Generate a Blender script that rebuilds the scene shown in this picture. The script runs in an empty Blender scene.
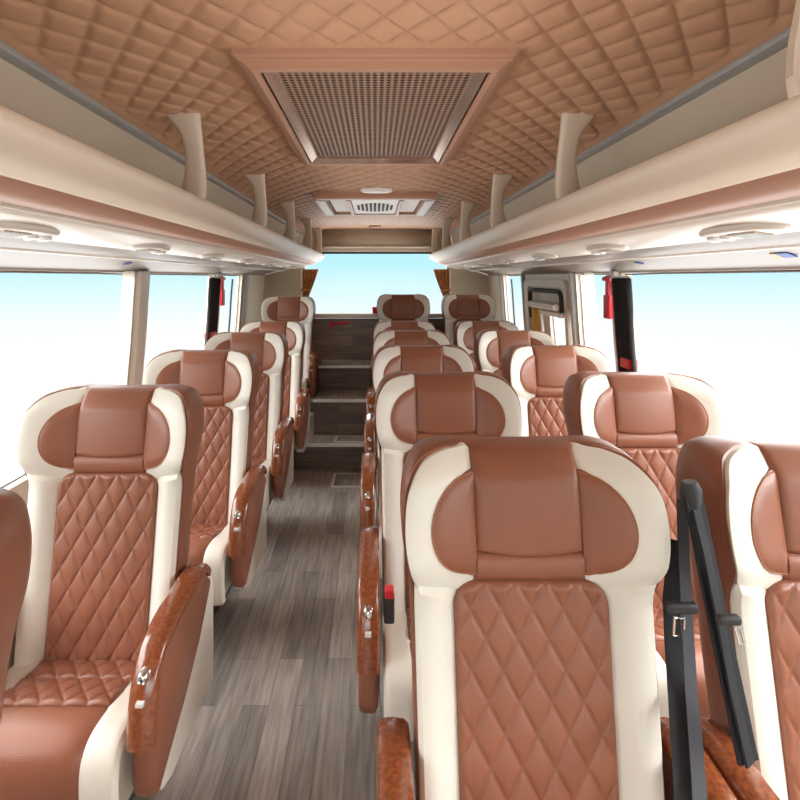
import bpy, math, random
from math import sin, cos, pi, sqrt
random.seed(4)
S = bpy.context.scene
COL = S.collection
EYE = 1.42                      # camera height above the aisle floor

# ------------------------------------------------------------------ camera
cd = bpy.data.cameras.new('camera'); cam = bpy.data.objects.new('camera', cd); COL.objects.link(cam)
cam.location = (0, 0, EYE); cam.rotation_euler = (pi/2, 0, 0)
cd.sensor_width = 36; cd.lens = 25.2; cd.shift_x = 25/800; cd.shift_y = -122/800
cd.clip_start = 0.05; cd.clip_end = 200
S.camera = cam

# ------------------------------------------------------------------ sky
W = bpy.data.worlds.new('sky'); S.world = W; W.use_nodes = True
nt = W.node_tree; nt.nodes.clear()
tc = nt.nodes.new('ShaderNodeTexCoord'); sp = nt.nodes.new('ShaderNodeSeparateXYZ')
mr = nt.nodes.new('ShaderNodeMapRange'); mr.inputs[1].default_value = -1; mr.inputs[2].default_value = 1
cr = nt.nodes.new('ShaderNodeValToRGB'); st = nt.nodes.new('ShaderNodeValToRGB')
bg = nt.nodes.new('ShaderNodeBackground'); wo = nt.nodes.new('ShaderNodeOutputWorld')
mu = nt.nodes.new('ShaderNodeMath'); mu.operation = 'MULTIPLY'; mu.inputs[1].default_value = 10.0
def ramp(node, stops):
    e = node.color_ramp.elements
    while len(e) > 1: e.remove(e[0])
    e[0].position = (stops[0][0]+1)/2; e[0].color = (*stops[0][1], 1)
    for p, c in stops[1:]:
        n = e.new((p+1)/2); n.color = (*c, 1)
ramp(cr, [(-1, (1, .985, .96)), (-.22, (1, 1, 1)), (-.125, (1, 1, 1)), (-.07, (.93, .99, 1)), (-.03, (.76, .955, 1)), (.03, (.50, .89, .975)), (.15, (.62, .9, 1)), (.3, (1, 1, 1)), (1, (1, 1, 1))])
g = lambda v: (v/10,)*3
SKY_UP, GROUND = 5.0, 5.2
ramp(st, [(-1, g(GROUND)), (-.35, g(GROUND*.8)), (-.2, g(1.06)), (.12, g(1.06)), (.25, g(SKY_UP)), (1, g(SKY_UP))])
L = nt.links.new
L(tc.outputs['Generated'], sp.inputs[0]); L(sp.outputs[2], mr.inputs[0]); L(mr.outputs[0], cr.inputs[0]); L(mr.outputs[0], st.inputs[0])
L(cr.outputs[0], bg.inputs[0]); L(st.outputs[0], mu.inputs[0]); L(mu.outputs[0], bg.inputs[1]); L(bg.outputs[0], wo.inputs[0])

def area(name, loc, rot, sx, sy, power, col=(1, 1, 1)):
    d = bpy.data.lights.new(name, 'AREA'); d.shape = 'RECTANGLE'; d.size = sx; d.size_y = sy; d.energy = power; d.color = col
    o = bpy.data.objects.new(name, d); COL.objects.link(o); o.location = loc; o.rotation_euler = rot; return o
area('windscreen_daylight', (0.03, -1.25, 1.35), (pi/2, 0, 0), 2.0, .6, 2.5, (1, .97, .93))
area('left_daylight', (-2.5, 2.2, 2.3), (0, -math.radians(62), 0), 1.6, 7.5, 170, (1, .98, .95))
area('right_daylight', (2.56, 2.2, 2.3), (0, math.radians(62), 0), 1.6, 7.5, 400, (1, .98, .95))

S.view_settings.view_transform = 'Standard'; S.view_settings.look = 'None'
S.view_settings.gamma = 1; S.view_settings.use_curve_mapping = False
S.view_settings.exposure = 0.0

# ------------------------------------------------------------------ materials
def mat(name, col, rough=.5, metal=0, noise=0, nscale=8, bump=0, bscale=300, coat=0, col2=None, spec=.5):
    m = bpy.data.materials.new(name); m.use_nodes = True; t = m.node_tree
    b = t.nodes['Principled BSDF']
    b.inputs['Base Color'].default_value = (*col, 1); b.inputs['Roughness'].default_value = rough
    b.inputs['Metallic'].default_value = metal; b.inputs['Coat Weight'].default_value = coat
    b.inputs['Specular IOR Level'].default_value = spec
    tcn = t.nodes.new('ShaderNodeTexCoord')
    if noise or col2:
        n = t.nodes.new('ShaderNodeTexNoise'); n.inputs['Scale'].default_value = nscale; n.inputs['Detail'].default_value = 5
        t.links.new(tcn.outputs['Object'], n.inputs['Vector'])
        r = t.nodes.new('ShaderNodeValToRGB'); c2 = col2 or tuple(c*(1-noise) for c in col)
        r.color_ramp.elements[0].position = .35; r.color_ramp.elements[1].position = .65
        r.color_ramp.elements[0].color = (*c2, 1); r.color_ramp.elements[1].color = (*col, 1)
        t.links.new(n.outputs[0], r.inputs[0]); t.links.new(r.outputs[0], b.inputs['Base Color'])
    if bump:
        n = t.nodes.new('ShaderNodeTexVoronoi'); n.inputs['Scale'].default_value = bscale
        t.links.new(tcn.outputs['Object'], n.inputs['Vector'])
        bp = t.nodes.new('ShaderNodeBump'); bp.inputs['Strength'].default_value = bump; bp.inputs['Distance'].default_value = .001
        t.links.new(n.outputs[0], bp.inputs['Height']); t.links.new(bp.outputs[0], b.inputs['Normal'])
    return m
M = {}
M['brown'] = mat('brown_leather', (.275, .100, .055), .38, noise=.08, nscale=6, bump=.25, bscale=450)
M['cream'] = mat('cream_leather', (.79, .745, .66), .45, noise=.03, nscale=5, bump=.2, bscale=450)
M['ceil'] = mat('tan_quilted_leather', (.57, .325, .195), .5, noise=.04, nscale=4, bump=.2, bscale=400)
M['peach'] = mat('rose_tan_leather', (.46, .25, .17), .45)
M['stitch'] = mat('stitch_thread', (.36, .13, .065), .6)
M['plastic'] = mat('cream_moulding', (.72, .62, .50), .38, noise=.02, nscale=3)
M['white'] = mat('white_moulding', (.78, .73, .645), .3)
M['grey'] = mat('grey_beige_moulding', (.25, .215, .188), .4)
M['fascia'] = mat('beige_fascia', (.56, .48, .365), .55, noise=.03)
M['strip'] = mat('brushed_grey_trim', (.42, .42, .40), .4, metal=.4)
M['burl'] = mat('burl_wood', (.29, .080, .026), .22, nscale=110, col2=(.18, .045, .015), coat=.6)
M['chrome'] = mat('chrome', (.85, .85, .85), .12, metal=1)
M['tanmetal'] = mat('rose_lacquered_metal', (.80, .60, .48), .15, metal=.8)
M['tanframe'] = mat('tan_lacquer', (.48, .27, .18), .35)
M['perf'] = mat('perforated_metal', (.42, .26, .175), .4, metal=.3)
M['dark'] = mat('dark_void', (.035, .028, .025), .7)
M['black'] = mat('black_webbing', (.012, .012, .014), .8, noise=.3, nscale=200)
M['charcoal'] = mat('charcoal_webbing', (.045, .045, .055), .7)
M['blackcloth'] = mat('black_curtain_cloth', (.02, .019, .018), .85, noise=.3, nscale=30)
M['orange'] = mat('orange_curtain_cloth', (.45, .17, .05), .7, noise=.25, nscale=25)
M['red'] = mat('red_plastic', (.62, .02, .03), .35)
M['steel'] = mat('pedestal_steel', (.12, .12, .125), .45, metal=.6)
M['rubber'] = mat('black_rubber', (.03, .03, .03), .6)
M['alu'] = mat('aluminium_edge', (.85, .85, .84), .45, metal=.3)
M['blue'] = mat('blue_print', (.02, .08, .32), .5)
M['yellow'] = mat('yellow_print', (.75, .42, .04), .5)
M['gasket'] = mat('grey_gasket', (.16, .15, .14), .5)
M['led'] = mat('opal_lens', (.9, .88, .84), .25)

def wood(name, along='Y', tint=1.0, c1=(.30, .27, .24), c2=(.165, .148, .138)):
    m = bpy.data.materials.new(name); m.use_nodes = True; t = m.node_tree; b = t.nodes['Principled BSDF']
    tcn = t.nodes.new('ShaderNodeTexCoord'); mp = t.nodes.new('ShaderNodeMapping')
    t.links.new(tcn.outputs['Object'], mp.inputs[0])
    mp.inputs['Rotation'].default_value = (0, 0, pi/2) if along == 'Y' else (pi/2, 0, 0)
    br = t.nodes.new('ShaderNodeTexBrick'); br.inputs['Scale'].default_value = 1
    br.inputs['Brick Width'].default_value = .62; br.inputs['Row Height'].default_value = .088
    br.inputs['Mortar Size'].default_value = .0008; br.offset = .37; br.inputs['Bias'].default_value = 0
    br.inputs['Color1'].default_value = (*[c*tint for c in c1], 1); br.inputs['Color2'].default_value = (*[c*tint for c in c2], 1)
    br.inputs['Mortar'].default_value = (.08*tint, .07*tint, .065*tint, 1)
    t.links.new(mp.outputs[0], br.inputs['Vector'])
    n = t.nodes.new('ShaderNodeTexNoise'); n.inputs['Scale'].default_value = 5; n.inputs['Detail'].default_value = 8
    mp2 = t.nodes.new('ShaderNodeMapping'); mp2.inputs['Scale'].default_value = (14, .9, 14) if along == 'Y' else (.9, 14, 14)
    t.links.new(tcn.outputs['Object'], mp2.inputs[0]); t.links.new(mp2.outputs[0], n.inputs['Vector'])
    r = t.nodes.new('ShaderNodeValToRGB'); r.color_ramp.elements[0].position = .3; r.color_ramp.elements[1].position = .7
    r.color_ramp.elements[0].color = (.62, .62, .62, 1); r.color_ramp.elements[1].color = (1.25, 1.22, 1.18, 1)
    t.links.new(n.outputs[0], r.inputs[0])
    mx = t.nodes.new('ShaderNodeMix'); mx.data_type = 'RGBA'; mx.blend_type = 'MULTIPLY'; mx.inputs[0].default_value = 1
    t.links.new(br.outputs[0], mx.inputs[6]); t.links.new(r.outputs[0], mx.inputs[7]); t.links.new(mx.outputs[2], b.inputs['Base Color'])
    b.inputs['Roughness'].default_value = .33
    return m
M['floor'] = wood('grey_plank_vinyl', 'Y', 1.6, (.29, .262, .238), (.165, .152, .143)); M['riser'] = wood('dark_plank_vinyl', 'X', 1.0, (.22, .155, .12), (.13, .095, .078))

gm = bpy.data.materials.new('window_glass'); gm.use_nodes = True; t = gm.node_tree; t.nodes.clear()
tr = t.nodes.new('ShaderNodeBsdfTransparent'); gl = t.nodes.new('ShaderNodeBsdfGlossy'); gl.inputs['Roughness'].default_value = .02
mxs = t.nodes.new('ShaderNodeMixShader'); ou = t.nodes.new('ShaderNodeOutputMaterial'); mxs.inputs[0].default_value = .008
tr.inputs[0].default_value = (.985, .995, 1, 1)
t.links.new(tr.outputs[0], mxs.inputs[1]); t.links.new(gl.outputs[0], mxs.inputs[2]); t.links.new(mxs.outputs[0], ou.inputs[0])
M['glass'] = gm

bm_ = bpy.data.materials.new('white_blind_cloth'); bm_.use_nodes = True; t = bm_.node_tree; t.nodes.clear()
a_ = t.nodes.new('ShaderNodeBsdfDiffuse'); a_.inputs[0].default_value = (.9, .87, .82, 1); b_ = t.nodes.new('ShaderNodeBsdfTranslucent'); b_.inputs[0].default_value = (.95, .92, .87, 1)
c_ = t.nodes.new('ShaderNodeMixShader'); c_.inputs[0].default_value = .6; d_ = t.nodes.new('ShaderNodeOutputMaterial')
t.links.new(a_.outputs[0], c_.inputs[1]); t.links.new(b_.outputs[0], c_.inputs[2]); t.links.new(c_.outputs[0], d_.inputs[0])
M['blind'] = bm_
# ------------------------------------------------------------------ mesh helpers
class MB:
    def __init__(s): s.v = []; s.f = []
    def add(s, vs, fs):
        b = len(s.v); s.v += [tuple(p) for p in vs]; s.f += [tuple(i+b for i in f) for f in fs]; return s
    def box(s, x0, x1, y0, y1, z0, z1):
        s.add([(x0,y0,z0),(x1,y0,z0),(x1,y1,z0),(x0,y1,z0),(x0,y0,z1),(x1,y0,z1),(x1,y1,z1),(x0,y1,z1)],
              [(0,3,2,1),(4,5,6,7),(0,1,5,4),(1,2,6,5),(2,3,7,6),(3,0,4,7)]); return s
    def grid(s, nu, nv, fn, wrapu=False):
        b = len(s.v)
        for j in range(nv+1):
            for i in range(nu if wrapu else nu+1): s.v.append(tuple(fn(i/nu, j/nv)))
        w = nu if wrapu else nu+1
        for j in range(nv):
            for i in range(nu):
                i2 = (i+1) % w
                s.f.append((b+j*w+i, b+j*w+i2, b+(j+1)*w+i2, b+(j+1)*w+i))
        return s
    def loops(s, loops, cap0=True, cap1=True):
        b = len(s.v); n = len(loops[0])
        for lp in loops: s.v += [tuple(p) for p in lp]
        for k in range(len(loops)-1):
            for i in range(n):
                j = (i+1) % n; s.f.append((b+k*n+i, b+k*n+j, b+(k+1)*n+j, b+(k+1)*n+i))
        if cap0: s.f.append(tuple(b+i for i in reversed(range(n))))
        if cap1: s.f.append(tuple(b+(len(loops)-1)*n+i for i in range(n)))
        return s
    def tube(s, pts, r, n=8, flat=None, closed=False):
        from mathutils import Vector
        P = [Vector(p) for p in pts]; lp = []; up = None
        for i, p in enumerate(P):
            a = P[i-1] if (i > 0 or closed) else p; c = P[(i+1) % len(P)] if (i < len(P)-1 or closed) else p
            d = (c-a).normalized()
            if up is None: up = Vector((0, 0, 1)) if abs(d.z) < .9 else Vector((1, 0, 0))
            sd = d.cross(up).normalized(); up = sd.cross(d).normalized()
            rr = r[i] if isinstance(r, (list, tuple)) else r
            lp.append([p + sd*cos(2*pi*k/n)*rr + up*sin(2*pi*k/n)*rr for k in range(n)])
        if closed: lp.append(lp[0])
        return s.loops(lp, not closed, not closed)
    def ribbon(s, pts, w, th, wdir=(1, 0, 0)):
        from mathutils import Vector
        P = [Vector(p) for p in pts]; wd = Vector(wdir).normalized(); lp = []
        for i, p in enumerate(P):
            d = (P[min(i+1, len(P)-1)]-P[max(i-1, 0)]).normalized(); nn = d.cross(wd).normalized(); w2 = nn.cross(d).normalized()
            lp.append([p-w2*w/2-nn*th/2, p+w2*w/2-nn*th/2, p+w2*w/2+nn*th/2, p-w2*w/2+nn*th/2])
        return s.loops(lp)
    def build(s, name, m, parent=None, smooth=True, bevel=0, solid=0, angle=40):
        me = bpy.data.meshes.new(name); me.from_pydata(s.v, [], s.f); me.update()
        import bmesh
        bm = bmesh.new(); bm.from_mesh(me); bmesh.ops.remove_doubles(bm, verts=bm.verts, dist=1e-5)
        bmesh.ops.recalc_face_normals(bm, faces=bm.faces); 
        for f in bm.faces: f.smooth = smooth
        if smooth:
            for e in bm.edges:
                if len(e.link_faces) == 2 and e.calc_face_angle(0) > math.radians(angle): e.smooth = False
        bm.to_mesh(me); bm.free()
        me.materials.append(M[m] if isinstance(m, str) else m)
        o = bpy.data.objects.new(name, me); COL.objects.link(o); o.parent = parent
        if bevel:
            md = o.modifiers.new('bevel', 'BEVEL'); md.width = bevel; md.segments = 3; md.limit_method = 'ANGLE'; md.harden_normals = False
        if solid:
            md = o.modifiers.new('solid', 'SOLIDIFY'); md.thickness = abs(solid); md.offset = 1 if solid > 0 else -1
        return o
def tag(o, label, cat, group=None, kind=None):
    if label: o['label'] = label
    if cat: o['category'] = cat
    if group: o['group'] = group
    if kind: o['kind'] = kind
    return o
def empty(name, loc=(0, 0, 0), rz=0):
    o = bpy.data.objects.new(name, None); COL.objects.link(o); o.location = loc; o.rotation_euler = (0, 0, rz); o.empty_display_size = .1; return o
def struct(o): o['kind'] = 'structure'; return o
def copy_tree(o, parent=None):
    c = o.copy(); COL.objects.link(c)
    if parent: c.parent = parent
    for ch in list(o.children): copy_tree(ch, c)
    return c
def sst(a, b, x):
    t_ = max(0, min(1, (x-a)/(b-a))); return t_*t_*(3-2*t_)
def catmull(P, n=6, closed=False):
    out = []; N = len(P); rng = range(N if closed else N-1)
    for i in rng:
        p = [P[(i-1) % N] if closed or i > 0 else P[0], P[i], P[(i+1) % N], P[(i+2) % N] if closed or i+2 < N else P[-1]]
        for k in range(n):
            t_ = k/n
            out.append(tuple(.5*(2*p[1][a]+(p[2][a]-p[0][a])*t_+(2*p[0][a]-5*p[1][a]+4*p[2][a]-p[3][a])*t_*t_+(3*p[1][a]-p[0][a]-3*p[2][a]+p[3][a])*t_**3) for a in range(len(P[0]))))
    if not closed: out.append(tuple(P[-1]))
    return out

# ------------------------------------------------------------------ structure
XC = .02                       # centre line of the bus
Y0, Y1 = -1.35, 6.4            # front / back ends
def H(y): return y+EYE         # height from eye-relative height

fl = MB().box(-1.5, 1.5, Y0, 4.16, -.03, 0).build('floor', 'floor', smooth=False); struct(fl)
pf = MB().box(-1.5, 1.5, 4.16, Y1, -.03, .18).build('floor', 'floor', smooth=False); pf.name = 'floor_rear'; struct(pf)
# riser face of the platform
rz = MB().box(-1.33, 1.37, 4.152, 4.16, 0, .17).build('trim_1', 'riser', smooth=False); struct(rz)
ed = MB().box(-1.33, 1.37, 4.14, 4.19, .17, .184).build('trim_2', 'alu', smooth=False, bevel=.002); struct(ed)

# ceiling: quilted
CA, CB = .105, .15
def cz(x, y):
    d = x-XC
    a = d/CA+y/CB; b = d/CA-y/CB
    e = min(abs(sin(pi*a)), abs(sin(pi*b))); q = .65*min(1, e/.38)**.6+.35*(abs(sin(pi*a))*abs(sin(pi*b)))
    hx, hy = max(abs(x-(XC-.02))-.352, 1.343-y, y-2.592), 0
    q += (1-q)*max(1-sst(0, .012, hx), sst(.800, .812, abs(d)))
    return H(.560-.047*abs(d/.84)**5) + .004 - .011*q
SX, SY = CA/14, CB/14          # grid lines fall on the seams
NX, NY = 226, 724
ce = MB().grid(NX, NY, lambda u, v: (XC+(round(u*NX)-113)*SX, (round(v*NY)-126)*SY, cz(XC+(round(u*NX)-113)*SX, (round(v*NY)-126)*SY))).build('ceiling', 'ceil', angle=80)
struct(ce)

# side walls
PROF = [(1.335, -.0), (1.335, .66), (1.32, .86), (1.30, 1.08), (1.287, 1.30), (1.275, 1.458)]
def wx(z):
    for (a, za), (b, zb) in zip(PROF, PROF[1:]):
        if z <= zb: return a+(b-a)*(z-za)/(zb-za)
    return PROF[-1][0]
SILL, TOP = .66, 1.446
def side_wall(name, sgn, openings):
    zs = [0, .3, SILL, .86, 1.0, 1.17, 1.30, TOP, 1.458]
    ys = sorted({Y0, Y1} | {y for o in openings for y in o[:2]})
    mb = MB()
    for ya, yb in zip(ys, ys[1:]):
        for za, zb in zip(zs, zs[1:]):
            ym, zm = (ya+yb)/2, (za+zb)/2
            if any(o[0] < ym < o[1] and o[2] < zm < o[3] for o in openings): continue
            vs = [(XC+sgn*(wx(z)+dd), y, z) for dd in (0, .05) for z in (za, zb) for y in (ya, yb)]
            mb.add(vs, [(0, 1, 3, 2), (4, 6, 7, 5), (0, 2, 6, 4), (1, 5, 7, 3), (0, 4, 5, 1), (2, 3, 7, 6)])
    o = mb.build(name, 'plastic', smooth=False); struct(o); return o
LO = [(-.9, 2.92, SILL, TOP), (3.10, 4.38, SILL, TOP), (4.58, 5.30, SILL, TOP)]
RO = [(-.9, 2.95, SILL, TOP), (3.06, 3.62, SILL, TOP), (3.70, 4.22, SILL, 1.17), (4.92, 5.66, SILL, TOP)]
side_wall('wall_left', -1, LO); side_wall('wall_right', 1, RO)
wn = 0
for sgn, ops in ((-1, LO), (1, RO)):
    for (a, b, z0, z1) in ops:
        wn += 1
        r = empty('window_%d' % wn, (XC+sgn*1.36, (a+b)/2, z0)); struct(r)
        ox, oy, oz = r.location
        def P(y, z, dd): return (XC+sgn*(wx(z)+dd)-ox, y-oy, z-oz)
        MB().grid(1, 12, lambda u, v: P(a+u*(b-a), z0+v*(z1-z0), .035)).build('pane', 'glass', r)
        # dark gasket round the opening
        loop = [(y, z) for y, z in [(a+.01, z0+.01)]+[(b-.01, z0+.01)]]
        pts = []
        for k in range(13): pts.append(P(a+.008+(b-a-.016)*k/12, z0+.008, .025))
        for k in range(1, 13): pts.append(P(b-.008, z0+.008+(z1-z0-.016)*k/12, .025))
        for k in range(1, 13): pts.append(P(b-.008-(b-a-.016)*k/12, z1-.004, .025))
        for k in range(1, 12): pts.append(P(a+.008, z1-.008-(z1-z0-.016)*k/12, .025))
        MB().tube(pts, .0045, 6, closed=True).build('window_gasket', 'gasket', r)
# front wall behind the camera; windscreen opening lowered to cut light from the front
fw = MB().box(-1.4, 1.4, Y0-.05, Y0, 0, .72).box(-1.4, 1.4, Y0-.05, Y0, 1.62, 2.1).box(-1.4, -1.15, Y0-.05, Y0, .72, 1.62).box(1.17, 1.4, Y0-.05, Y0, .72, 1.62)
struct(fw.build('wall_front', 'plastic', smooth=False))
r = empty('window_8', (XC, Y0-.02, .72)); struct(r)
MB().box(-1.16, 1.14, -.005, .005, 0, .9).build('pane', 'glass', r)

# rear wall: window X -.78..+.78, z .92..1.70
RX0, RX1, RZ0, RZ1 = -.80, .82, .90, H(.295)
bw = MB().box(-1.42, RX0, Y1, Y1+.06, 0, 2.05).box(RX1, 1.45, Y1, Y1+.06, 0, 2.05).box(RX0, RX1, Y1, Y1+.06, 0, RZ0).box(RX0, RX1, Y1, Y1+.06, RZ1, 2.05)
struct(bw.build('wall_rear', 'fascia', smooth=False))
r = empty('window_9', (XC, Y1+.04, RZ0)); struct(r)
MB().box(RX0-XC, RX1-XC, -.004, .004, 0, RZ1-RZ0).build('pane', 'glass', r)
MB().box(RX0-XC, RX1-XC, -.05, -.036, RZ1-RZ0-.02, RZ1-RZ0).build('window_gasket', 'rubber', r)
# header over the rear window
hd = MB().grid(1, 10, lambda u, v: (XC-.62+u*1.24, Y1-.02-.06*sin(pi*min(1, v*1.0))*.7, H(.555-.205*v))).build('trim_3', 'fascia', solid=.02); struct(hd)
hs = MB().tube([(XC-.6, Y1-.045, H(.352)), (XC+.6, Y1-.045, H(.352))], .013, 10).build('trim_4', 'white'); struct(hs)
hl = MB().box(XC-.66, XC+.66, Y1-.035, Y1, H(.30), H(.345)).build('trim_5', 'plastic', smooth=False, bevel=.006); struct(hl)

# ------------------------------------------------------------------ rear steps, partition and ledge
st = empty('stair', (-.29, 4.42, .18)); tag(st, 'dark wood-look steps with silver edges climbing to the rear window', 'stairs')
def stepbox(x0, x1, y0, y1, z0, z1, name, m, par, bev=0):
    ox, oy, oz = par.location
    return MB().box(x0-ox, x1-ox, y0-oy, y1-oy, z0-oz, z1-oz).build(name, m, par, smooth=False, bevel=bev)
for (ya, zt, zb) in ((4.42, .457, .18), (4.80, .666, .457)):
    stepbox(-.484, -.04, ya+.012, 5.17, zb, zt-.012, 'riser', 'riser', st)
    stepbox(-.484, -.04, ya+.01, 5.17, zt-.012, zt-.002, 'tread', 'floor', st)
    stepbox(-.487, -.035, ya-.004, ya+.022, zt-.018, zt+.002, 'step_edge', 'alu', st, .002)
pt = empty('partition', (XC, 5.20, .18)); tag(pt, 'dark wood-look panel with pale ledge below the rear window', 'partition')
stepbox(-.60, 1.05, 5.172, 5.20, .18, 1.045, 'panel', 'riser', pt)
stepbox(-.60, 1.05, 5.145, 5.26, 1.05, 1.09, 'ledge', 'plastic', pt, .008)
# floor plates
def plate(x0, x1, y0, y1, z, label):
    p = empty('floor_plate', ((x0+x1)/2, (y0+y1)/2, z)); tag(p, label, 'floor plate')
    w, d = (x1-x0)/2, (y1-y0)/2; m = MB()
    for a in ((-w, w, -d, -d+.018), (-w, w, d-.018, d), (-w, -w+.018, -d+.018, d-.018), (w-.018, w, -d+.018, d-.018)): m.box(*a, 0, .004)
    m.build('plate_rim', 'alu', p, smooth=False)
    MB().box(-w+.018, w-.018, -d+.018, d-.018, 0, .002).build('plate_lid', 'floor', p, smooth=False)
plate(-.30, -.02, 3.80, 4.07, .0, 'silver-rimmed square plate in the aisle floor before the step')
plate(-.31, -.06, 4.22, 4.39, .18, 'silver-rimmed plate on the first low step of the aisle')

# ------------------------------------------------------------------ luggage racks
def rack(sgn, label):
    r = empty('luggage_rack', (XC, Y0, H(.1))); tag(r, label, 'luggage rack', 'overhead racks along both sides')
    ox, oy, oz = r.location
    YE = Y1-.002
    def strip(name, prof, m, n=1, y0=Y0+.01, y1=YE, solid=0, sm=8):
        pr = catmull(prof, sm) if sm else prof
        N = len(pr)-1
        return MB().grid(N, n, lambda u, v: (sgn*pr[round(u*N)][0], y0+v*(y1-y0)-oy, H(pr[round(u*N)][1])-oz)).build(name, m, r, solid=solid)
    strip('rack_lip', [(.632, .245), (.625, .262), (.612, .272), (.600, .266), (.597, .25), (.607, .226), (.632, .20), (.668, .186), (.685, .183)], 'plastic', solid=.004)
    strip('leather_strip', [(.685, .183), (.700, .170), (.725, .156), (.757, .149)], 'peach')
    strip('bead', [(.757, .149), (.762, .142), (.770, .144), (.776, .150)], 'white')
    strip('under_panel', [(.776, .150), (.80, .134), (.86, .116), (.92, .108), (.955, .107)], 'white')
    strip('side_panel', [(.955, .107), (.968, .114), (.99, .112), (1.03, .098), (1.075, .088)], 'grey')
    strip('bead', [(1.075, .088), (1.085, .080), (1.10, .080), (1.108, .087)], 'white')
    strip('pelmet', [(1.108, .087), (1.16, .072), (1.22, .054), (1.262, .040), (1.275, .028), (1.285, .028)], 'grey')
    strip('tray', [(.632, .245), (.66, .222), (.80, .215), (.88, .215)], 'fascia', sm=0)
    strip('back_board', [(.88, .21), (.872, .30), (.86, .40), (.850, .492)], 'fascia')
    strip('chrome_trim', [(.851, .488), (.840, .488), (.828, .495), (.824, .503), (.824, .525)], 'strip')
    # end cap towards the rear window
    prof = catmull([(.632, .245), (.612, .272), (.597, .25), (.607, .226), (.668, .186), (.75, .152), (.86, .116), (.955, .107)], 5)+[(.955, .5), (.84, .5), (.87, .215), (.66, .222)]
    # little twin air slots on the back board
    for yv in ([2.85, 3.3, 4.35, 5.0] if sgn < 0 else [2.95, 3.52, 4.35, 5.0]):
        s = MB(); t2 = MB()
        for k in range(2):
            for q in range(2):
                s.box(sgn*.868-.004, sgn*.868+.004, yv-oy+k*.035-.03, yv-oy+k*.035-.005, H(.335)+q*.024-oz, H(.335)+q*.024+.017-oz)
        sl = s.build('air_slot', 'dark', r, smooth=False)
    # curved supports from lip to ceiling
    for yv in ([1.93, 3.02, 4.10, 5.20, 6.15] if sgn < 0 else [.84, 1.93, 3.02, 4.10, 5.20, 6.15]):
        lp = []
        path = [(.690, .20, .052, .040), (.672, .235, .05, .038), (.640, .275, .046, .034), (.628, .33, .038, .034), (.622, .39, .032, .030), (.621, .44, .031, .030), (.626, .49, .035, .032), (.636, .525, .045, .036), (.648, .565, .056, .040)]
        path = catmull(path, 4)
        for (d, h, w, t_) in path:
            ring = []
            for k in range(16):
                an = 2*pi*k/16; ce_, se = cos(an), sin(an)
                px = abs(ce_)**.6*(1 if ce_ > 0 else -1); py = abs(se)**.6*(1 if se > 0 else -1)
                # ridge on the aisle-facing side
                ring.append((sgn*(d+.012+px*w*1.02+.012*max(0, px)*sst(.46, .55, h)), yv-oy+py*t_*.55-.07*sst(.3, .6, h), H(h)-oz))
            lp.append(ring)
        o = MB().loops(lp).build('support_arm', 'plastic', r)
        if sgn > 0 and yv < 1:
            MB().loops([[(sgn*(d+.012-w*1.03), yv-oy+py-.07*sst(.3, .6, h), H(h)-oz) for py in (-.006, .006)]+[(sgn*(d+.012-w*.8), yv-oy+py-.07*sst(.3, .6, h), H(h)-oz) for py in (.006, -.006)] for (d, h, w, t_) in path[10:26]]).build('slot_inlay', 'fascia', o)
    # service panels (reading lights and air outlets)
    return r
RL = rack(-1, 'cream overhead luggage rack with brown leather strip along the left side')
RR = rack(1, 'cream overhead luggage rack with brown leather strip along the right side')

where = ['nearest the camera', 'second from the camera', 'third from the camera', 'fourth from the camera', 'fifth from the camera', 'furthest back']
def service(sgn, yv, rk):
    p = empty('service_panel', (sgn*.87, yv-rk.location[1], .0145)); p.parent = rk
    tilt = -.19*sgn
    def pt(x, y, z): return (x, y, z - x*sgn*.14)
    def oval(a, b, z, n=28): return [pt(a*cos(2*pi*k/n)*(1-.25*abs(sin(2*pi*k/n))**2*0), b*sin(2*pi*k/n), z) for k in range(n)]
    MB().loops([oval(.048, .16, .004), oval(.048, .16, -.003), oval(.045, .152, -.007), oval(.038, .14, -.0105)]).build('panel', 'white', p)
    g_ = MB()
    MB().loops([[pt(a*.024, b*.05-.03, z) for a, b in ((-1, -1), (1, -1), (1, 1), (-1, 1))] for z in (-.011, -.0135)]).build('air_grille', 'fascia', p)
    for k in range(6):
        y_ = -.075+k*.0165
        g_.add([pt(-.021, y_, -.0136), pt(.021, y_, -.0136), pt(.021, y_+.008, -.0136), pt(-.021, y_+.008, -.0136), pt(-.021, y_, -.015), pt(.021, y_, -.015), pt(.021, y_+.008, -.015), pt(-.021, y_+.008, -.015)],
               [(0,3,2,1),(4,5,6,7),(0,1,5,4),(1,2,6,5),(2,3,7,6),(3,0,4,7)])
    g_.build('grille_slots', 'strip', p, smooth=False)
    for y_ in (.055, .11):
        MB().loops([[pt(.017*cos(2*pi*k/16)*q, y_+.017*sin(2*pi*k/16)*q, z) for k in range(16)] for q, z in ((1, -.011), (1, -.018), (.7, -.020))]).build('reading_lamp', 'alu' if y_ > .1 else 'led', p)
for sgn, nm in ((-1, 'left'), (1, 'right')):
    for i in range(6):
        service(sgn, (1.33 if sgn < 0 else 1.36)+.79*i, RL if sgn < 0 else RR)

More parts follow.
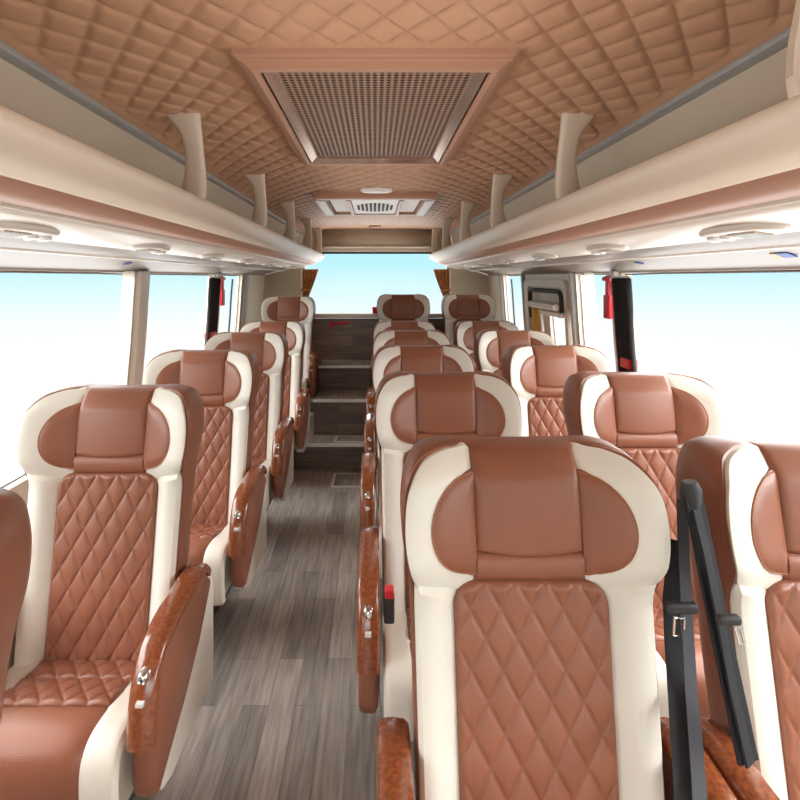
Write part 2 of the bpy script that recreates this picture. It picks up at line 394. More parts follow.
# ------------------------------------------------------------------ ceiling units
rh = empty('roof_vent_unit', (XC-.02, 1.93, H(.545))); tag(rh, 'large rectangular air return grille with perforated panel in the quilted ceiling', 'ceiling vent')
def rect(a, b, y0, y1, z): return [(a, y0, z), (b, y0, z), (b, y1, z), (a, y1, z)]
yA, yB = 1.355-1.93, 2.50-1.93; zt, zb_ = .02, H(.508)-H(.545)
o = MB().loops([rect(-.345, .345, yA-.008, yB+.085, zt), rect(-.345, .345, yA-.008, yB+.085, -.006), rect(-.335, .335, yA, yB+.08, -.010), rect(-.335, .335, yA, yB+.08, -.016), rect(-.328, .328, yA+.004, yB+.07, -.019), rect(-.302, .302, yA+.005, yB+.02, zb_), rect(-.288, .288, yA+.03, yB, zb_), rect(-.288, .288, yA+.03, yB, zb_+.01)], False, False).build('outer_frame', 'tanframe', rh, smooth=False)
MB().loops([rect(-.286, .286, yA+.03, yB, zb_+.012), rect(-.28, .28, yA+.035, yB-.005, zb_+.004), rect(-.252, .252, yA+.06, yB-.03, zb_+.016), rect(-.248, .248, yA+.065, yB-.035, zb_+.02)], False, False).build('inner_frame', 'tanmetal', rh, smooth=False)
pf_ = MB(); nx, ny = 27, 56; x0, x1, y0, y1 = -.248, .248, yA+.065, yB-.035
for i in range(nx):
    for j in range(ny):
        cx, cy = x0+(i+.5)*(x1-x0)/nx, y0+(j+.5)*(y1-y0)/ny; hx, hy = (x1-x0)/nx/2, (y1-y0)/ny/2
        zc = zb_+.016
        sq = [(cx+hx*a, cy+hy*b, zc) for a, b in ((1, 0), (1, 1), (0, 1), (-1, 1), (-1, 0), (-1, -1), (0, -1), (1, -1))]
        ho = [(cx+.74*hx*cos(pi*k/4), cy+.74*hy*sin(pi*k/4), zc) for k in range(8)]
        pf_.add(sq+ho, [(k, (k+1) % 8, 8+(k+1) % 8, 8+k) for k in range(8)])
pf_.build('perforated_panel', 'perf', rh, smooth=False)
MB().box(-.27, .27, yA+.04, yB-.02, zb_+.034, zb_+.038).build('filter_backing', 'dark', rh, smooth=False)

# rear roof hatch with fan
fh = empty('roof_hatch', (XC-.02, 4.15, H(.54))); tag(fh, 'roof hatch with round slotted fan vent in the rear ceiling', 'roof hatch')
ya, yb = 3.62-4.15, 4.62-4.15
MB().loops([rect(-.40, .40, ya, yb, .02), rect(-.40, .40, ya, yb, -.015), rect(-.385, .385, ya+.015, yb-.015, -.026), rect(-.33, .33, ya+.08, yb-.07, -.026), rect(-.32, .32, ya+.09, yb-.08, .0)], False, False).build('frame', 'tanframe', fh, smooth=False)
for s in (-1, 1):
    MB().loops([[(s*.395, ya+.06, -.0275), (s*.335, ya+.10, -.0275), (s*.335, yb-.10, -.0275), (s*.395, yb-.06, -.0275)], [(s*.395, ya+.06, -.033), (s*.335, ya+.10, -.036), (s*.335, yb-.10, -.036), (s*.395, yb-.06, -.033)]]).build('white_side_panel', 'white', fh, smooth=False)
    MB().box(min(s*.19, s*.31), max(s*.19, s*.31), ya+.10, yb-.09, -.006, .0).build('side_pane', 'plastic', fh, smooth=False)
    MB().box(min(s*.165, s*.19), max(s*.165, s*.19), ya+.09, yb-.08, -.03, .0).build('rail', 'tanframe', fh, smooth=False)
MB().box(-.33, .33, ya+.08, yb-.07, .0, .01).build('recess', 'dark', fh, smooth=False)
MB().box(-.165, .165, ya+.10, yb-.09, -.02, -.002).build('fan_cover', 'white', fh, smooth=False, bevel=.01)
fs = MB()
for k in range(9):
    x = -.12+.03*k; hh = sqrt(max(.0, .14**2-x*x))*1.6
    fs.box(x-.008, x+.008, -.03-hh, -.03+hh, -.026, -.019)
fs.build('fan_slots', 'dark', fh, smooth=False)
def oval_plate(name, x, y, h, a, b, m, label, cat):
    MBX = MB().loops([[(a*q*cos(2*pi*k/28), b*q*sin(2*pi*k/28), z) for k in range(28)] for q, z in ((1, .01), (1, -.008), (.9, -.016), (.6, -.019))])
    o = MBX.build(name, m); o.location = (x, y, H(h)); tag(o, label, cat); return o
oval_plate('ceiling_lamp', XC-.01, 3.50, .551, .10, .05, 'led', 'white oval ceiling lamp just ahead of the roof hatch', 'ceiling lamp')
oval_plate('ceiling_plate', XC-.02, 5.95, .553, .065, .05, 'tanframe', 'small tan oval plate in the quilted ceiling near the rear window', 'plate')  # plain oval plate, purpose unknown

# ------------------------------------------------------------------ pillars, curtains, rails
def post(name, sgn, y0, y1, m, thick, parent_label=None, z0=.62, z1=1.455, kindn=None, off=0):
    o = MB()
    n = 14; lp = []
    for k in range(n+1):
        z = z0+(z1-z0)*k/n; x = wx(z)-off
        e = .35*thick
        lp.append([(XC+sgn*(x+.0), y0, z), (XC+sgn*(x-thick*.7), y0+.008, z), (XC+sgn*(x-thick), (y0+y1)/2, z), (XC+sgn*(x-thick*.7), y1-.008, z), (XC+sgn*x, y1, z)])
    ob = o.loops(lp).build(name, m); struct(ob); return ob
tn = [5]
def trim(*a, **k):
    tn[0] += 1; return post('trim_%d' % tn[0], *a, **k)
trim(-1, 2.79, 2.925, 'blind', .010); trim(-1, 2.95, 3.08, 'white', .035)
trim(-1, 4.40, 4.50, 'white', .03); trim(-1, 4.52, 4.57, 'white', .015)
trim(-1, 5.34, 5.42, 'grey', .03); trim(-1, 5.46, 5.55, 'strip', .02)
trim(1, 2.97, 3.05, 'white', .035)
trim(1, 3.645, 3.70, 'strip', .03)
trim(1, 4.84, 4.91, 'grey', .03); trim(1, 5.68, 5.78, 'strip', .03)
# roller blind guide (white) in the narrow right window
trim(1, 3.32, 3.47, 'blind', .008)
def curtain(name, sgn, ya, yb, z0, z1, m, label, grp, pleats=5, off=.05, tie=None):
    c = empty(name, (XC+sgn*(wx(1.0)-off), (ya+yb)/2, z0)); tag(c, label, 'curtain', grp)
    ox, oy, oz = c.location
    def f(u, v):
        z = z0+v*(z1-z0); w = 1-(.10*sin(pi*min(1, (1-v)*1.2)) if tie is None else 0)
        return (XC+sgn*(wx(z)-off-.016*sin(u*pleats*2*pi+sin(v*5)*.4))-ox, (ya+yb)/2+(u-.5)*(yb-ya)*w-oy, z-oz)
    MB().grid(pleats*10, 24, f).build('cloth', m, c, solid=.003)
    MB().tube([(XC+sgn*(wx(z1)-off)-ox, ya-.01-oy, z1+.004-oz), (XC+sgn*(wx(z1)-off)-ox, yb+.01-oy, z1+.004-oz)], .006, 8).build('curtain_rail', 'alu', c)
    if tie is not None:
        MB().box(-.024, .024, (ya-yb)/2+.03, (yb-ya)/2-.07, tie-.02-oz, tie+.03-oz).build('tie', 'red', c, bevel=.008)['label'] = 'red tie strap'
    return c
curtain('side_curtain', 1, 2.74, 2.94, .70, 1.42, 'blackcloth', 'black pleated curtain gathered beside the large right window', 'black side curtains', tie=.985)
curtain('side_curtain', -1, 4.10, 4.36, .70, 1.42, 'blackcloth', 'black pleated curtain gathered at the end of the second left window', 'black side curtains', tie=.985)

def rear_curtain(sgn, label):
    xo = RX0-.0 if sgn < 0 else RX1
    c = empty('rear_curtain', (xo, Y1-.05, 1.1)); tag(c, label, 'curtain', 'orange curtains at the rear window')
    def f(u, v):
        z = 1.14+v*(H(.10)-1.14)
        w = .045+.13*v**1.3+.02*sin(v*3); inner = xo-sgn*.0
        x = xo - sgn*(u*w) + sgn*.02
        return (x-xo, -.012*sin(u*8*pi+v*3)*(.4+v), z-1.1)
    MB().grid(48, 16, f).build('cloth', 'orange', c, solid=.003)
    MB().box(-.07*1 if sgn > 0 else -.035, .035 if sgn > 0 else .07, -.03, .02, .17, .20).build('tie_back', 'orange', c, bevel=.008)
    MB().tube([(sgn*.035, .0, .04), (sgn*.035, .0, H(.10)-1.1)], .006, 8).build('curtain_rod', 'white', c)
rear_curtain(-1, 'orange tied curtain at the left edge of the rear window')
rear_curtain(1, 'orange tied curtain at the right edge of the rear window')

# sliding-window divider wires (dark vertical line in the rear side windows)
for sgn, y in ((-1, 4.92), (1, 5.30)):
    pts = [(XC+sgn*(wx(z)-.01), y+.02*sin(z*4), z) for z in [SILL+.0+.05*k for k in range(16)]]
    o = MB().tube(pts, .008, 8).build('window_divider', 'rubber'); tag(o, 'thin dark upright rubber divider across the rearmost %s side window' % ('left' if sgn < 0 else 'right'), 'window divider', 'dark upright window dividers')

# right side door: frame, recess, folded bar
dr = empty('door_1', (XC+1.28, 4.27, 0)); struct(dr)
def dpt(y, z, off): return (XC+wx(z)-off-(XC+1.28), y-4.27, z)
def rr(y0, y1, z0, z1, r_, n=6):
    out = []
    for (cy, cz_, a0) in ((y1-r_, z1-r_, 0), (y0+r_, z1-r_, pi/2), (y0+r_, z0+r_, pi), (y1-r_, z0+r_, 3*pi/2)):
        for k in range(n+1): a = a0+pi/2*k/n; out.append((cy+r_*cos(a), cz_+r_*sin(a)))
    return out
outer = rr(3.74, 4.80, .35, 1.405, .07); inner = rr(3.80, 4.70, .42, 1.35, .06)
MB().loops([[dpt(y, z, .0) for y, z in outer], [dpt(y, z, .03) for y, z in outer], [dpt(y, z, .03) for y, z in inner], [dpt(y, z, .0) for y, z in inner]], False, False).build('door_frame', 'plastic', dr, angle=30)
seal = [(y, z) for y, z in rr(3.82, 4.60, .46, 1.325, .06) if z > 1.10]
seal = [(4.60, 1.12)]+[p for p in reversed(seal) if True]
sp_ = sorted(seal, key=lambda p: 0)
pts = [(4.60, 1.10), (4.60, 1.26)]+[(4.54+.06*cos(a), 1.265+.06*sin(a)) for a in (.3, .7, 1.1, 1.57)]+[(4.2, 1.325), (3.88, 1.325)]+[(3.88-.05*sin(a), 1.275+.05*cos(a)) for a in (.4, .9, 1.4)]+[(3.83, 1.18)]
MB().tube([dpt(y, z, .035) for y, z in pts], .016, 8).build('door_seal', 'rubber', dr)
MB().tube([dpt(3.84, 1.215, .07), dpt(4.48, 1.215, .07)], .024, 12).build('grab_bar', 'white', dr)
for y in (3.86, 4.46): MB().tube([dpt(y, 1.215, .0), dpt(y, 1.215, .07)], .012, 8).build('bar_bracket', 'alu', dr)
MB().loops([[dpt(y, z, o_) for y, z, o_ in ((y_, 1.17, .0), (y_, 1.145, .045), (y_, 1.175, .06), (y_, 1.185, .0))] for y_ in (3.80, 4.30)]).build('blind_roll', 'white', dr)
MB().loops([[dpt(y, z, .0) for y, z in ((4.50, .98), (4.58, .98), (4.58, 1.20), (4.50, 1.20))], [dpt(y, z, .04) for y, z in ((4.51, .99), (4.57, .99), (4.57, 1.19), (4.51, 1.19))]]).build('handle_cover', 'yellow', dr)
tn[0] += 1
o = MB().tube([dpt(4.30, 1.16, .04), dpt(4.30, .68, .03)], .012, 8).build('latch_rod', 'alu', dr)

# small prints on the pelmets
def sticker(sgn, y, w, h, cols, label):
    e = empty('sticker', (XC+sgn*1.168, y, H(.069)-.002)); tag(e, label, 'sticker')
    x = -w/2
    for frac, m in cols:
        ww = w*frac
        lp = [[(sgn*a, yy, -a*.36+off) for a, yy in ((-h/2, x), (h/2, x), (h/2, x+ww), (-h/2, x+ww))] for off in (.002, -.002)]
        MB().loops(lp).build('print_patch', m, e, smooth=False); x += ww
    return e
sticker(1, 1.63, .07, .032, [(.75, 'blue'), (.25, 'yellow')], 'small blue and yellow sticker on the right pelmet above the big window')
sticker(1, 2.52, .045, .022, [(1, 'blue')], 'small blue sticker on the right pelmet nearest the red hammer')
sticker(-1, 2.60, .045, .022, [(1, 'blue')], 'small blue sticker on the left pelmet by the first window post')

# emergency hammers hanging on red straps
def hammer(sgn, y, label):
    e = empty('emergency_hammer', (XC+sgn*1.235, y, 1.20)); tag(e, label, 'emergency hammer', 'red emergency hammers')
    MB().box(-.012, .012, -.035, .035, .0, .13).build('holder', 'red', e, bevel=.008)
    MB().box(-.009, .009, -.018, .018, .12, .235).build('handle', 'red', e, bevel=.007)
    MB().tube([(0, -.045, .215), (0, .045, .215)], .014, 10).build('hammer_head', 'red', e)
    MB().tube([(0, -.052, .215), (0, -.044, .215)], [.004, .009], 8).build('hammer_tip', 'alu', e)
hammer(1, 3.02, 'red emergency hammer hanging by the right window post')
hammer(-1, 4.46, 'red emergency hammer hanging by the left rear window post')
# red hammer on the back partition, red cup on ledge
e = empty('wall_hammer', (-.32, 5.157, .985)); tag(e, 'red hammer fixed flat on the dark panel at the top of the steps', 'emergency hammer')
MB().tube([(-.085, 0, -.03), (-.075, 0, .035)], .014, 8).build('hammer_head', 'red', e)
MB().tube([(-.075, 0, .012), (.0, 0, .018), (.09, 0, .028)], [.010, .013, .010], 8).build('handle', 'red', e)
c = MB().loops([[(r_*cos(2*pi*k/20), r_*sin(2*pi*k/20), z) for k in range(20)] for r_, z in ((.022, 0), (.026, .055), (.027, .06), (.023, .06), (.019, .006))]).build('cup', 'red')
c.location = (.0, 5.20, 1.09); tag(c, 'small red cup on the pale ledge at the top of the steps', 'cup')

# ------------------------------------------------------------------ the seat
ZT = 1.12
RC = .18                       # recline
def F(x, z):                                   # front surface of the backrest (negative = towards its sitter)
    ax = abs(x); hz = sst(.83, .93, z)
    a = max(0, ax-.10)/.14
    fw_ = hz*.076*a**1.15 + (1-hz)*.032*sst(.115, .19, ax)
    top = .035*sst(1.06, 1.14, z)
    return -(ZT-z)*RC - fw_ + top*1.0 - .012*hz
HALF = [(0, .35), (.18, .35), (.205, .37), (.209, .50), (.212, .62), (.215, .74), (.218, .84), (.224, .90), (.233, .96), (.233, 1.02), (.224, 1.07), (.200, 1.106), (.165, 1.119), (.135, 1.121), (.108, 1.118)]
def mirror_outline(h):
    pts = catmull(h, 4); pts[0] = (0, h[0][1])
    top = [(.108*(1-k/4), 1.118-.001*sin(pi*k/8)) for k in range(1, 5)]
    right = pts+top
    return right+[(-x, z) for x, z in reversed(right[1:-1])]
def radial(outline, c, puff, rings=10, edge=.006, p=3.0, skirt=.014, Fn=F):
    """pillow over an outline, following F"""
    mb = MB(); n = len(outline); b = 0
    mb.v.append((c[0], Fn(*c)-puff-edge, c[1]))
    for k in range(1, rings+1):
        r_ = k/rings; rr_ = 1-(1-r_)**1.35
        for (x, z) in outline:
            px, pz = c[0]+(x-c[0])*rr_, c[1]+(z-c[1])*rr_
            mb.v.append((px, Fn(px, pz)-edge-puff*(1-rr_**p), pz))
    for (x, z) in outline: mb.v.append((x, Fn(x, z)+skirt, z))
    for i in range(n): mb.f.append((0, 1+i, 1+(i+1) % n))
    for k in range(rings):
        for i in range(n):
            j = (i+1) % n; a_ = 1+k*n; b_ = 1+(k+1)*n
            mb.f.append((a_+i, b_+i, b_+j, a_+j))
    return mb
def gridpatch(nu, nv, pos, hgt, e=.012, skirt=.012, Fn=F, ew=.25, eh=.3):
    mb = MB()
    def fn(u, v):
        iu, iv = round(u*(nu+2))-1, round(v*(nv+2))-1
        cu, cv = min(max(iu, 0), nu)/nu, min(max(iv, 0), nv)/nv
        x, z = pos(cu*2-1, cv)
        out = iu < 0 or iu > nu or iv < 0 or iv > nv
        if out: return (x, Fn(x, z)+skirt, z)
        du = min(cu, 1-cu)*ew; dv = min(cv, 1-cv)*eh; d = min(du, dv)
        k = 1 if d >= e else sqrt(max(0, 1-(1-d/e)**2))
        return (x, Fn(x, z)-hgt(cu*2-1, cv, x, z)*(.25+.75*k), z)
    return mb.grid(nu+2, nv+2, fn)
QA, QB = .056, .100
def quilt(x, z, amp):
    a = x/QA+z/QB; b = x/QA-z/QB
    e = min(abs(sin(pi*a)), abs(sin(pi*b)))
    return amp*.72*(.5*min(1, e/.35)**.7+.5*(abs(sin(pi*a))*abs(sin(pi*b)))**.8)

def make_seat():
    r = empty('coach_seat')
    OUT = mirror_outline(HALF)
    # brown shell: front skin + rounded sides + back
    sh = MB(); n = len(OUT); loops = []
    cx, cz_ = 0, .80
    def sc(k, pt): return (cx+(pt[0]-cx)*k, cz_+(pt[1]-cz_)*(1-(1-k)*1.2-(.012 if k < 1.0 else 0)))
    for k, dy in ((.985, .000), (1.0, .008), (1.006, .025), (1.003, .060), (.985, .085), (.95, .105), (.88, .116)):
        lp = []
        for p in OUT:
            q = sc(k, p)
            fy = F(p[0], p[1])
            base = -(ZT-p[1])*RC + .02*sst(1.06, 1.14, p[1])
            t_ = min(1, dy/.085)
            lp.append((q[0], fy*(1-t_)+base*t_+dy*(1 if t_ < 1 else 1), q[1]))
        loops.append(lp)
    sh.loops(loops, False, False)
    b = len(sh.v); sh.v.append((0, -(ZT-.8)*RC+.124, .8)); L0 = b-n
    for i in range(n): sh.f.append((L0+i, L0+(i+1) % n, b))
    sh.build('back_shell', 'brown', r, angle=60)
    radial(OUT, (0, .80), 0, 14, edge=-.006, skirt=.02).build('back_pad', 'brown', r)
    # white side bolsters of the backrest
    for s in (-1, 1):
        bo = [(s*.105, .445), (s*.17, .437), (s*.193, .455), (s*.198, .56), (s*.203, .68), (s*.206, .80), (s*.211, .855), (s*.215, .872), (s*.16, .858), (s*.105, .838)]
        def pos(u, v, s=s):
            z = .36+v*(.868-.36); xo = .204+.010*v
            z += (.012*(u+1)/2 - .022*(1-(u+1)/2))*v**6
            xi = .10
            return (s*(xi+(xo-xi)*(u+1)/2), z)
        gridpatch(14, 40, pos, lambda u, v, x, z: .007+.015*sst(-.35, .25, u)*(1-.3*max(0, u)**2), e=.012, ew=.1, eh=.4).build('side_bolster', 'cream', r)
        # white wing round the brown ear
        wing = [(.098, .842), (.16, .862), (.206, .876), (.220, .905), (.2295, .96), (.2295, 1.02), (.220, 1.066), (.196, 1.101), (.164, 1.115), (.135, 1.118), (.098, 1.112), (.098, 1.03), (.098, .93)]
        wo_ = catmull(wing, 5, True)
        wo_ = [(s*max(x, .098), z) for x, z in wo_]
        w_ = radial(wo_, (s*.155, .985), .010, 12, edge=.007, p=5).build('headrest_wing', 'cream', r); w_['label'] = 'cream leather wing'
        ear = [(.098+.084*cos(a_), .980+.098*sin(a_)) for a_ in [pi/2-pi*k/9 for k in range(10)]]+[(.098, .94), (.098, 1.02)]
        eo = [(s*max(x, .098), z) for x, z in catmull(ear, 5, True)]
        ea = radial(eo, (s*.138, .985), .008, 10, edge=.0185, p=4, skirt=.0).build('ear_cushion', 'brown', w_); ea['label'] = 'brown leather ear cushion'
        edge = [(x*1.0, F(x, z)-.019, z) for x, z in [(s*p[0], p[1]) for p in catmull(ear[:10], 5)]]
        MB().tube(edge, .0016, 5).build('piping', 'stitch', w_)
    # centre head pad, neck roll, quilted panel
    def ppos(u, v):
        zb = .910+.012*u*u; zt_ = 1.120
        return (u*.103, zb+(zt_-zb)*v)
    gridpatch(30, 34, ppos, lambda u, v, x, z: .016+.006*(1-u*u)+.008*sin(pi*v)**.7, e=.016, ew=.2, eh=.22, skirt=.02).build('head_pad', 'brown', r)
    def npos(u, v): return (u*.106, .862+(.925-.862)*v)
    gridpatch(24, 10, npos, lambda u, v, x, z: .016+.008*sin(pi*v), e=.012, ew=.2, eh=.06).build('neck_roll', 'brown', r)
    def qpos(u, v):
        z = .365+v*(.868-.365); d = .868-z; w = .136+.006*v
        if d < .045: w -= .045*(1-sqrt(max(0, 1-(1-d/.045)**2)))
        return (u*w, z)
    # thread lines follow the grooves: geometry carries them
    qp = gridpatch(96, 176, qpos, lambda u, v, x, z: .024+(quilt(x, z-.02, .0095)-.003)*sst(0, .12, 1-abs(u))*sst(0, .03, v)*sst(0, .03, 1-v), e=.014, ew=.27, eh=.42)
    qp.build('quilted_panel', 'brown', r, angle=75)
    # seat cushion
    cb = [];  prof = [(-.14, .430), (-.26, .433), (-.37, .445), (-.43, .442), (-.462, .424), (-.475, .39), (-.475, .34), (-.468, .29), (-.45, .265)]
    pc = catmull(prof, 5)
    def cush(xw, lift, xs, nx_, name, m, dz=0):
        mb = MB(); lp = []
        N = len(pc)
        def fn(u, v):
            i = min(N-1, round(v*(N-1))); y, z = pc[i]
            a = pc[max(0, i-1)]; c_ = pc[min(N-1, i+1)]; ty, tz = c_[0]-a[0], c_[1]-a[1]; l = math.hypot(ty, tz)
            ny_, nz = tz/l, -ty/l
            x = xs[0]+(xs[1]-xs[0])*u; k = sqrt(max(0, 1-abs(2*u-1)**6))
            h_ = lift*k-.006*(1-k)
            return (x, y+ny_*h_, z+nz*h_)
        mb.grid(nx_, N-1, fn); return mb.build(name, m, r)
    MB().box(-.200, .200, -.455, -.10, .26, .427).build('cushion_base', 'cream', r, bevel=.018)
    for s in (-1, 1): cush(0, .016, (s*.13, s*.212), 12, 'cushion_bolster', 'cream')
    # quilted top
    def cf(u, v, y0, y1, amp, base):
        y = y0+(y1-y0)*v; x = (u*2-1)*.142
        zz = .455+(.470-.455)*sst(-.30, -.44, y)*-1 if False else .432+.012*sst(.22, .38, -y)
        d = min(min(u, 1-u)*.28, min(v, 1-v)*abs(y1-y0)); k = 1 if d > .012 else sqrt(max(0, 1-(1-d/.012)**2))
        return (x, y, zz+(base+quilt(x, y*1.3, amp))*k-.004*(1-k))
    MB().grid(84, 24, lambda u, v: cf(u, v, -.15, -.235, .010, .014)).build('cushion_quilt', 'brown', r, angle=75)
    MB().grid(84, 40, lambda u, v: cf(u, v, -.235, -.355, .010, .018)).build('cushion_quilt', 'brown', r, angle=75)
    pr2 = catmull([(-.353, .437), (-.363, .461), (-.39, .468), (-.44, .464), (-.478, .443), (-.496, .40), (-.496, .34), (-.486, .29), (-.462, .265)], 5)
    N2 = len(pr2)
    MB().grid(20, N2-1, lambda u, v: ((u*2-1)*.143, pr2[round(v*(N2-1))][0]+.012*(abs(2*u-1)**8), pr2[round(v*(N2-1))][1]-.010*(abs(2*u-1)**8))).build('cushion_front', 'brown', r)
    # arm rests
    for s in (-1, 1):
        arm = empty('armrest'); arm.parent = r
        xi, xo = .226, .277
        side = catmull([(-.03, .60), (-.06, .630), (-.12, .640), (-.22, .638), (-.32, .632), (-.385, .612), (-.418, .578), (-.432, .53), (-.440, .48), (-.445, .40), (-.440, .345), (-.415, .318)], 4)+[(-.36, .345), (-.24, .40), (-.12, .475), (-.04, .55), (-.01, .585)]
        cyy = sum(p[0] for p in side)/len(side); czz = sum(p[1] for p in side)/len(side)
        def sc2(k): return [(cyy+(p[0]-cyy)*k, czz+(p[1]-czz)*k) for p in side]
        lps = []
        for x, k in ((xi, .94), (xi+.006, .985), (xi+.014, 1), (xo-.014, 1), (xo-.006, .985), (xo, .94)):
            lps.append([(s*x, y, z) for y, z in sc2(k)])
        MB().loops(lps).build('arm_panel', 'brown', arm, angle=50)
        top = catmull([(-.035, .615), (-.06, .640), (-.12, .652), (-.22, .650), (-.31, .645), (-.378, .628), (-.415, .596), (-.440, .545), (-.450, .495), (-.452, .455)], 5)
        lp = []
        for i, (y, z) in enumerate(top):
            a = top[max(0, i-1)]; c_ = top[min(len(top)-1, i+1)]; ty, tz = c_[0]-a[0], c_[1]-a[1]; l = math.hypot(ty, tz); ny_, nz = tz/l, -ty/l
            if nz < 0 and ty < 0 and False: pass
            sq = [(xi-.004, -.012), (xi-.004, .004), (xi+.004, .011), ((xi+xo)/2, .014), (xo-.004, .011), (xo+.004, .004), (xo+.004, -.012)]
            lp.append([(s*x, y+ny_*h_, z+nz*h_) for x, h_ in sq])
        cap = MB().loops(lp).build('wood_cap', 'burl', arm, angle=50); cap['label'] = 'polished burl wood cap'
        # chrome button
        kx = s*(xi+xo)/2
        MB().loops([[(kx+r_*cos(2*pi*k/20), y_, .598+r_*sin(2*pi*k/20)) for k in range(20)] for r_, y_ in ((.012, -.420), (.0125, -.444), (.010, -.449), (.006, -.446), (.004, -.450))]).build('recline_button', 'chrome', arm)
        MB().box(kx-.008, kx+.008, -.462, -.44, .548, .556).build('badge_plate', 'alu', arm, smooth=False)
    # cream skirts under the armrests and pedestal
    for s in (-1, 1):
        sk = [(.05, .20), (.05, .50), (.02, .54), (-.06, .52), (-.40, .33), (-.415, .30), (-.36, .235), (-.30, .215), (-.1, .21)]
        MB().loops([[(s*x, y, z) for y, z in sk] for x in (.220, .224, .258, .264)]).build('side_skirt', 'cream', r, bevel=.006)
    MB().box(-.19, .19, -.40, .0, .20, .26).build('seat_frame', 'steel', r, smooth=False)
    for s in (-1, 1):
        MB().loops([[(s*.05+a*w, -.06+b_*d, z) for a, b_ in ((-1, -1), (1, -1), (1, 1), (-1, 1))] for w, d, z in ((.03, .12, .0), (.03, .12, .012), (.018, .06, .03), (.018, .06, .235))]).build('pedestal_leg', 'steel', r, smooth=False)
    for ch in r.children:
        if ch.name.startswith('armrest'):
            ch.location.z = -.045; continue
        if ch.name.startswith('cushion'):
            for v in ch.data.vertices: v.co.z += -.055+.10*(-v.co.y-.12)
            continue
        for o in [ch]+list(ch.children):
            if o.type == 'MESH':
                for v in o.data.vertices:
                    if v.co.z > .865: v.co.z = .865+(v.co.z-.865)*.89
                    if v.co.z > .85: pass
    return r
PH = .18
seats = [  # x, y, platform height, label
 (-.755, 1.655, 0, 'cream and brown quilted seat at front left, its seat cushion fully shown'),
 (-.755, 2.49, 0, 'second full cream and brown seat of the left column, behind the front one'),
 (-.755, 3.33, 0, 'third cream and brown seat of the left column, mostly hidden, at mid-bus'),
 (-.755, 4.17, 0, 'fourth left seat, just ahead of the raised seat by the steps'),
 (-.768, 5.02, PH-.02, 'raised seat at the rear left beside the steps and orange curtain'),
 (-.765, .80, 0, 'seat cut off by the left photo edge, only its brown side showing'),
 (.284, 1.09, 0, 'largest and nearest seat on the right of the aisle, quilted brown centre'),
 (.234, 1.89, 0, 'second aisle seat right of the aisle, directly behind the largest one'),
 (.222, 2.67, 0, 'third seat of the column right of the aisle, only its head showing'),
 (.222, 3.45, 0, 'fourth seat of the column right of the aisle, only its headrest top showing'),
 (.222, 4.23, 0, 'fifth seat right of the aisle, just below the raised last one'),
 (.250, 5.02, PH, 'raised last seat right of the aisle, in front of the rear window'),
 (.852, 1.09, 0, 'nearest window seat at the right photo edge beside the black belts'),
 (.885, 1.89, 0, 'second window seat on the right, standing before the big bright window'),
 (.850, 2.67, 0, 'third window seat on the right, quilted panel partly in view'),
 (.850, 3.45, 0, 'fourth window seat on the right, level with the door'),
 (.835, 4.23, 0, 'fifth window seat on the right, hidden but for its headrest'),
 (.830, 5.02, PH, 'raised last window seat at the rear right by the orange curtain'),
]
proto = make_seat()
for i, (x, y, z, lab) in enumerate(seats):
    o = proto if i == 0 else copy_tree(proto)
    o.location = (x, y, z); tag(o, lab, 'seat', 'reclining coach seats')

# ------------------------------------------------------------------ seat belts
b1 = empty('seat_belt', (.50, 1.04, .60)); tag(b1, 'black seat belt hanging straight down beside the largest seat', 'seat belt')
def rel(pts, e): return [(p[0]-e.location[0], p[1]-e.location[1], p[2]-e.location[2]) for p in pts]
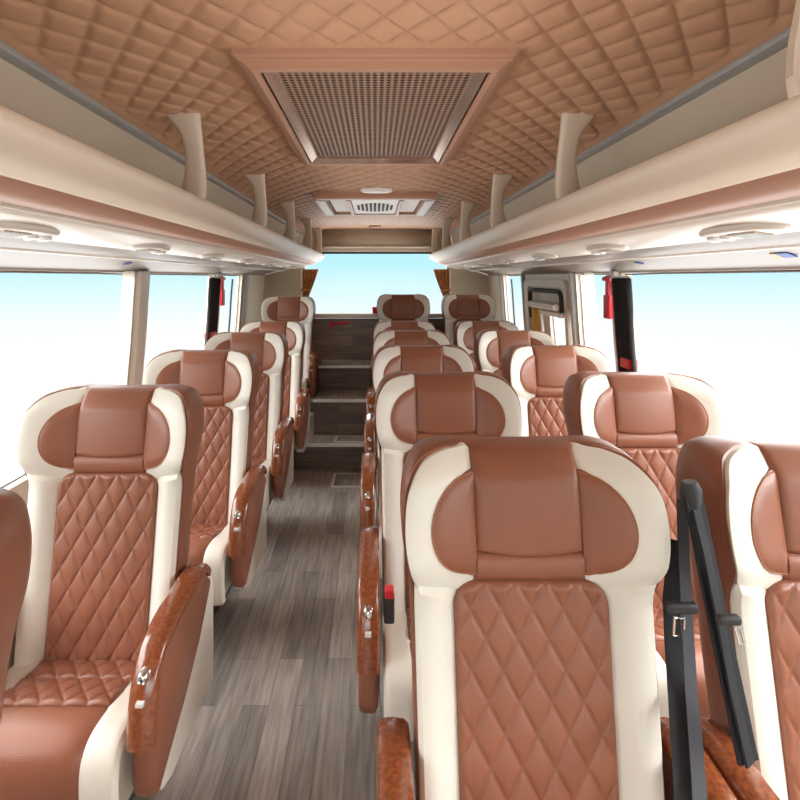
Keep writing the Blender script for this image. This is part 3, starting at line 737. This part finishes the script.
# positions given as (photo column offset, depth, height)
def w3(px, py, d): return ((px-375)*d/560, d, H((278-py)*d/560))
MB().ribbon(rel([w3(676, 540, 1.07), w3(671, 600, 1.05), w3(673, 640, 1.02), w3(677, 690, .965), w3(681, 745, .89), w3(684, 790, .84), w3(686, 850, .80)], b1), .030, .003).build('black_strap', 'black', b1)
MB().ribbon(rel([w3(682, 500, 1.06), w3(684, 560, 1.03), w3(687, 620, 1.0), w3(691, 690, .955), w3(696, 745, .88), w3(699, 790, .83), w3(702, 850, .79)], b1), .020, .003).build('grey_strap', 'charcoal', b1)
p = w3(676, 606, 1.01); q = rel([p], b1)[0]
MB().box(q[0]-.022, q[0]+.036, q[1]-.012, q[1]+.006, q[2]-.010, q[2]+.009).build('slider', 'rubber', b1, bevel=.006)
MB().tube([(q[0]-.010, q[1]-.014, q[2]-.012), (q[0]-.013, q[1]-.016, q[2]-.042), (q[0]+.004, q[1]-.016, q[2]-.045), (q[0]+.007, q[1]-.014, q[2]-.014)], .0028, 6, closed=True).build('tongue', 'chrome', b1)
b2 = empty('seat_belt', (.60, .99, .60)); tag(b2, 'black seat belt slanting across the side of the nearest window seat', 'seat belt')
MB().ribbon(rel([w3(692, 492, .99), w3(700, 530, .965), w3(710, 580, .93), w3(722, 640, .90), w3(735, 700, .88), w3(748, 762, .865)], b2), .036, .006, (1, .25, 0)).build('strap', 'black', b2)
MB().ribbon(rel([w3(696, 510, .965), w3(708, 560, .93), w3(720, 620, .90), w3(733, 690, .875), w3(750, 765, .86)], b2), .020, .004, (1, .6, 0)).build('lower_strap', 'black', b2)
p = rel([w3(691, 490, .99)], b2)[0]
MB().tube([(p[0], p[1], p[2]-.03), (p[0], p[1], p[2]), (p[0]-.002, p[1], p[2]+.015)], [.016, .018, .012], 12).build('anchor_cover', 'rubber', b2)
p = rel([w3(727, 618, .885)], b2)[0]
MB().box(p[0]-.018, p[0]+.018, p[1]-.012, p[1]+.004, p[2]-.007, p[2]+.007).build('stop_button', 'rubber', b2, bevel=.005)
MB().tube([(p[0]+.006, p[1]-.01, p[2]-.008), (p[0]+.012, p[1]-.012, p[2]-.032), (p[0]+.020, p[1]-.012, p[2]-.034), (p[0]+.016, p[1]-.01, p[2]-.010)], .0022, 6, closed=True).build('tongue', 'chrome', b2)
# red-button buckle on the second aisle seat
b3 = empty('belt_buckle', (.038, 1.50, .50)); tag(b3, 'red and black belt buckle tucked beside the second aisle seat cushion', 'buckle')
MB().box(-.014, .014, -.014, .014, .0, .075).build('buckle_body', 'rubber', b3, bevel=.005)
MB().box(-.012, .012, -.017, .015, .068, .092).build('release_button', 'red', b3, bevel=.004)
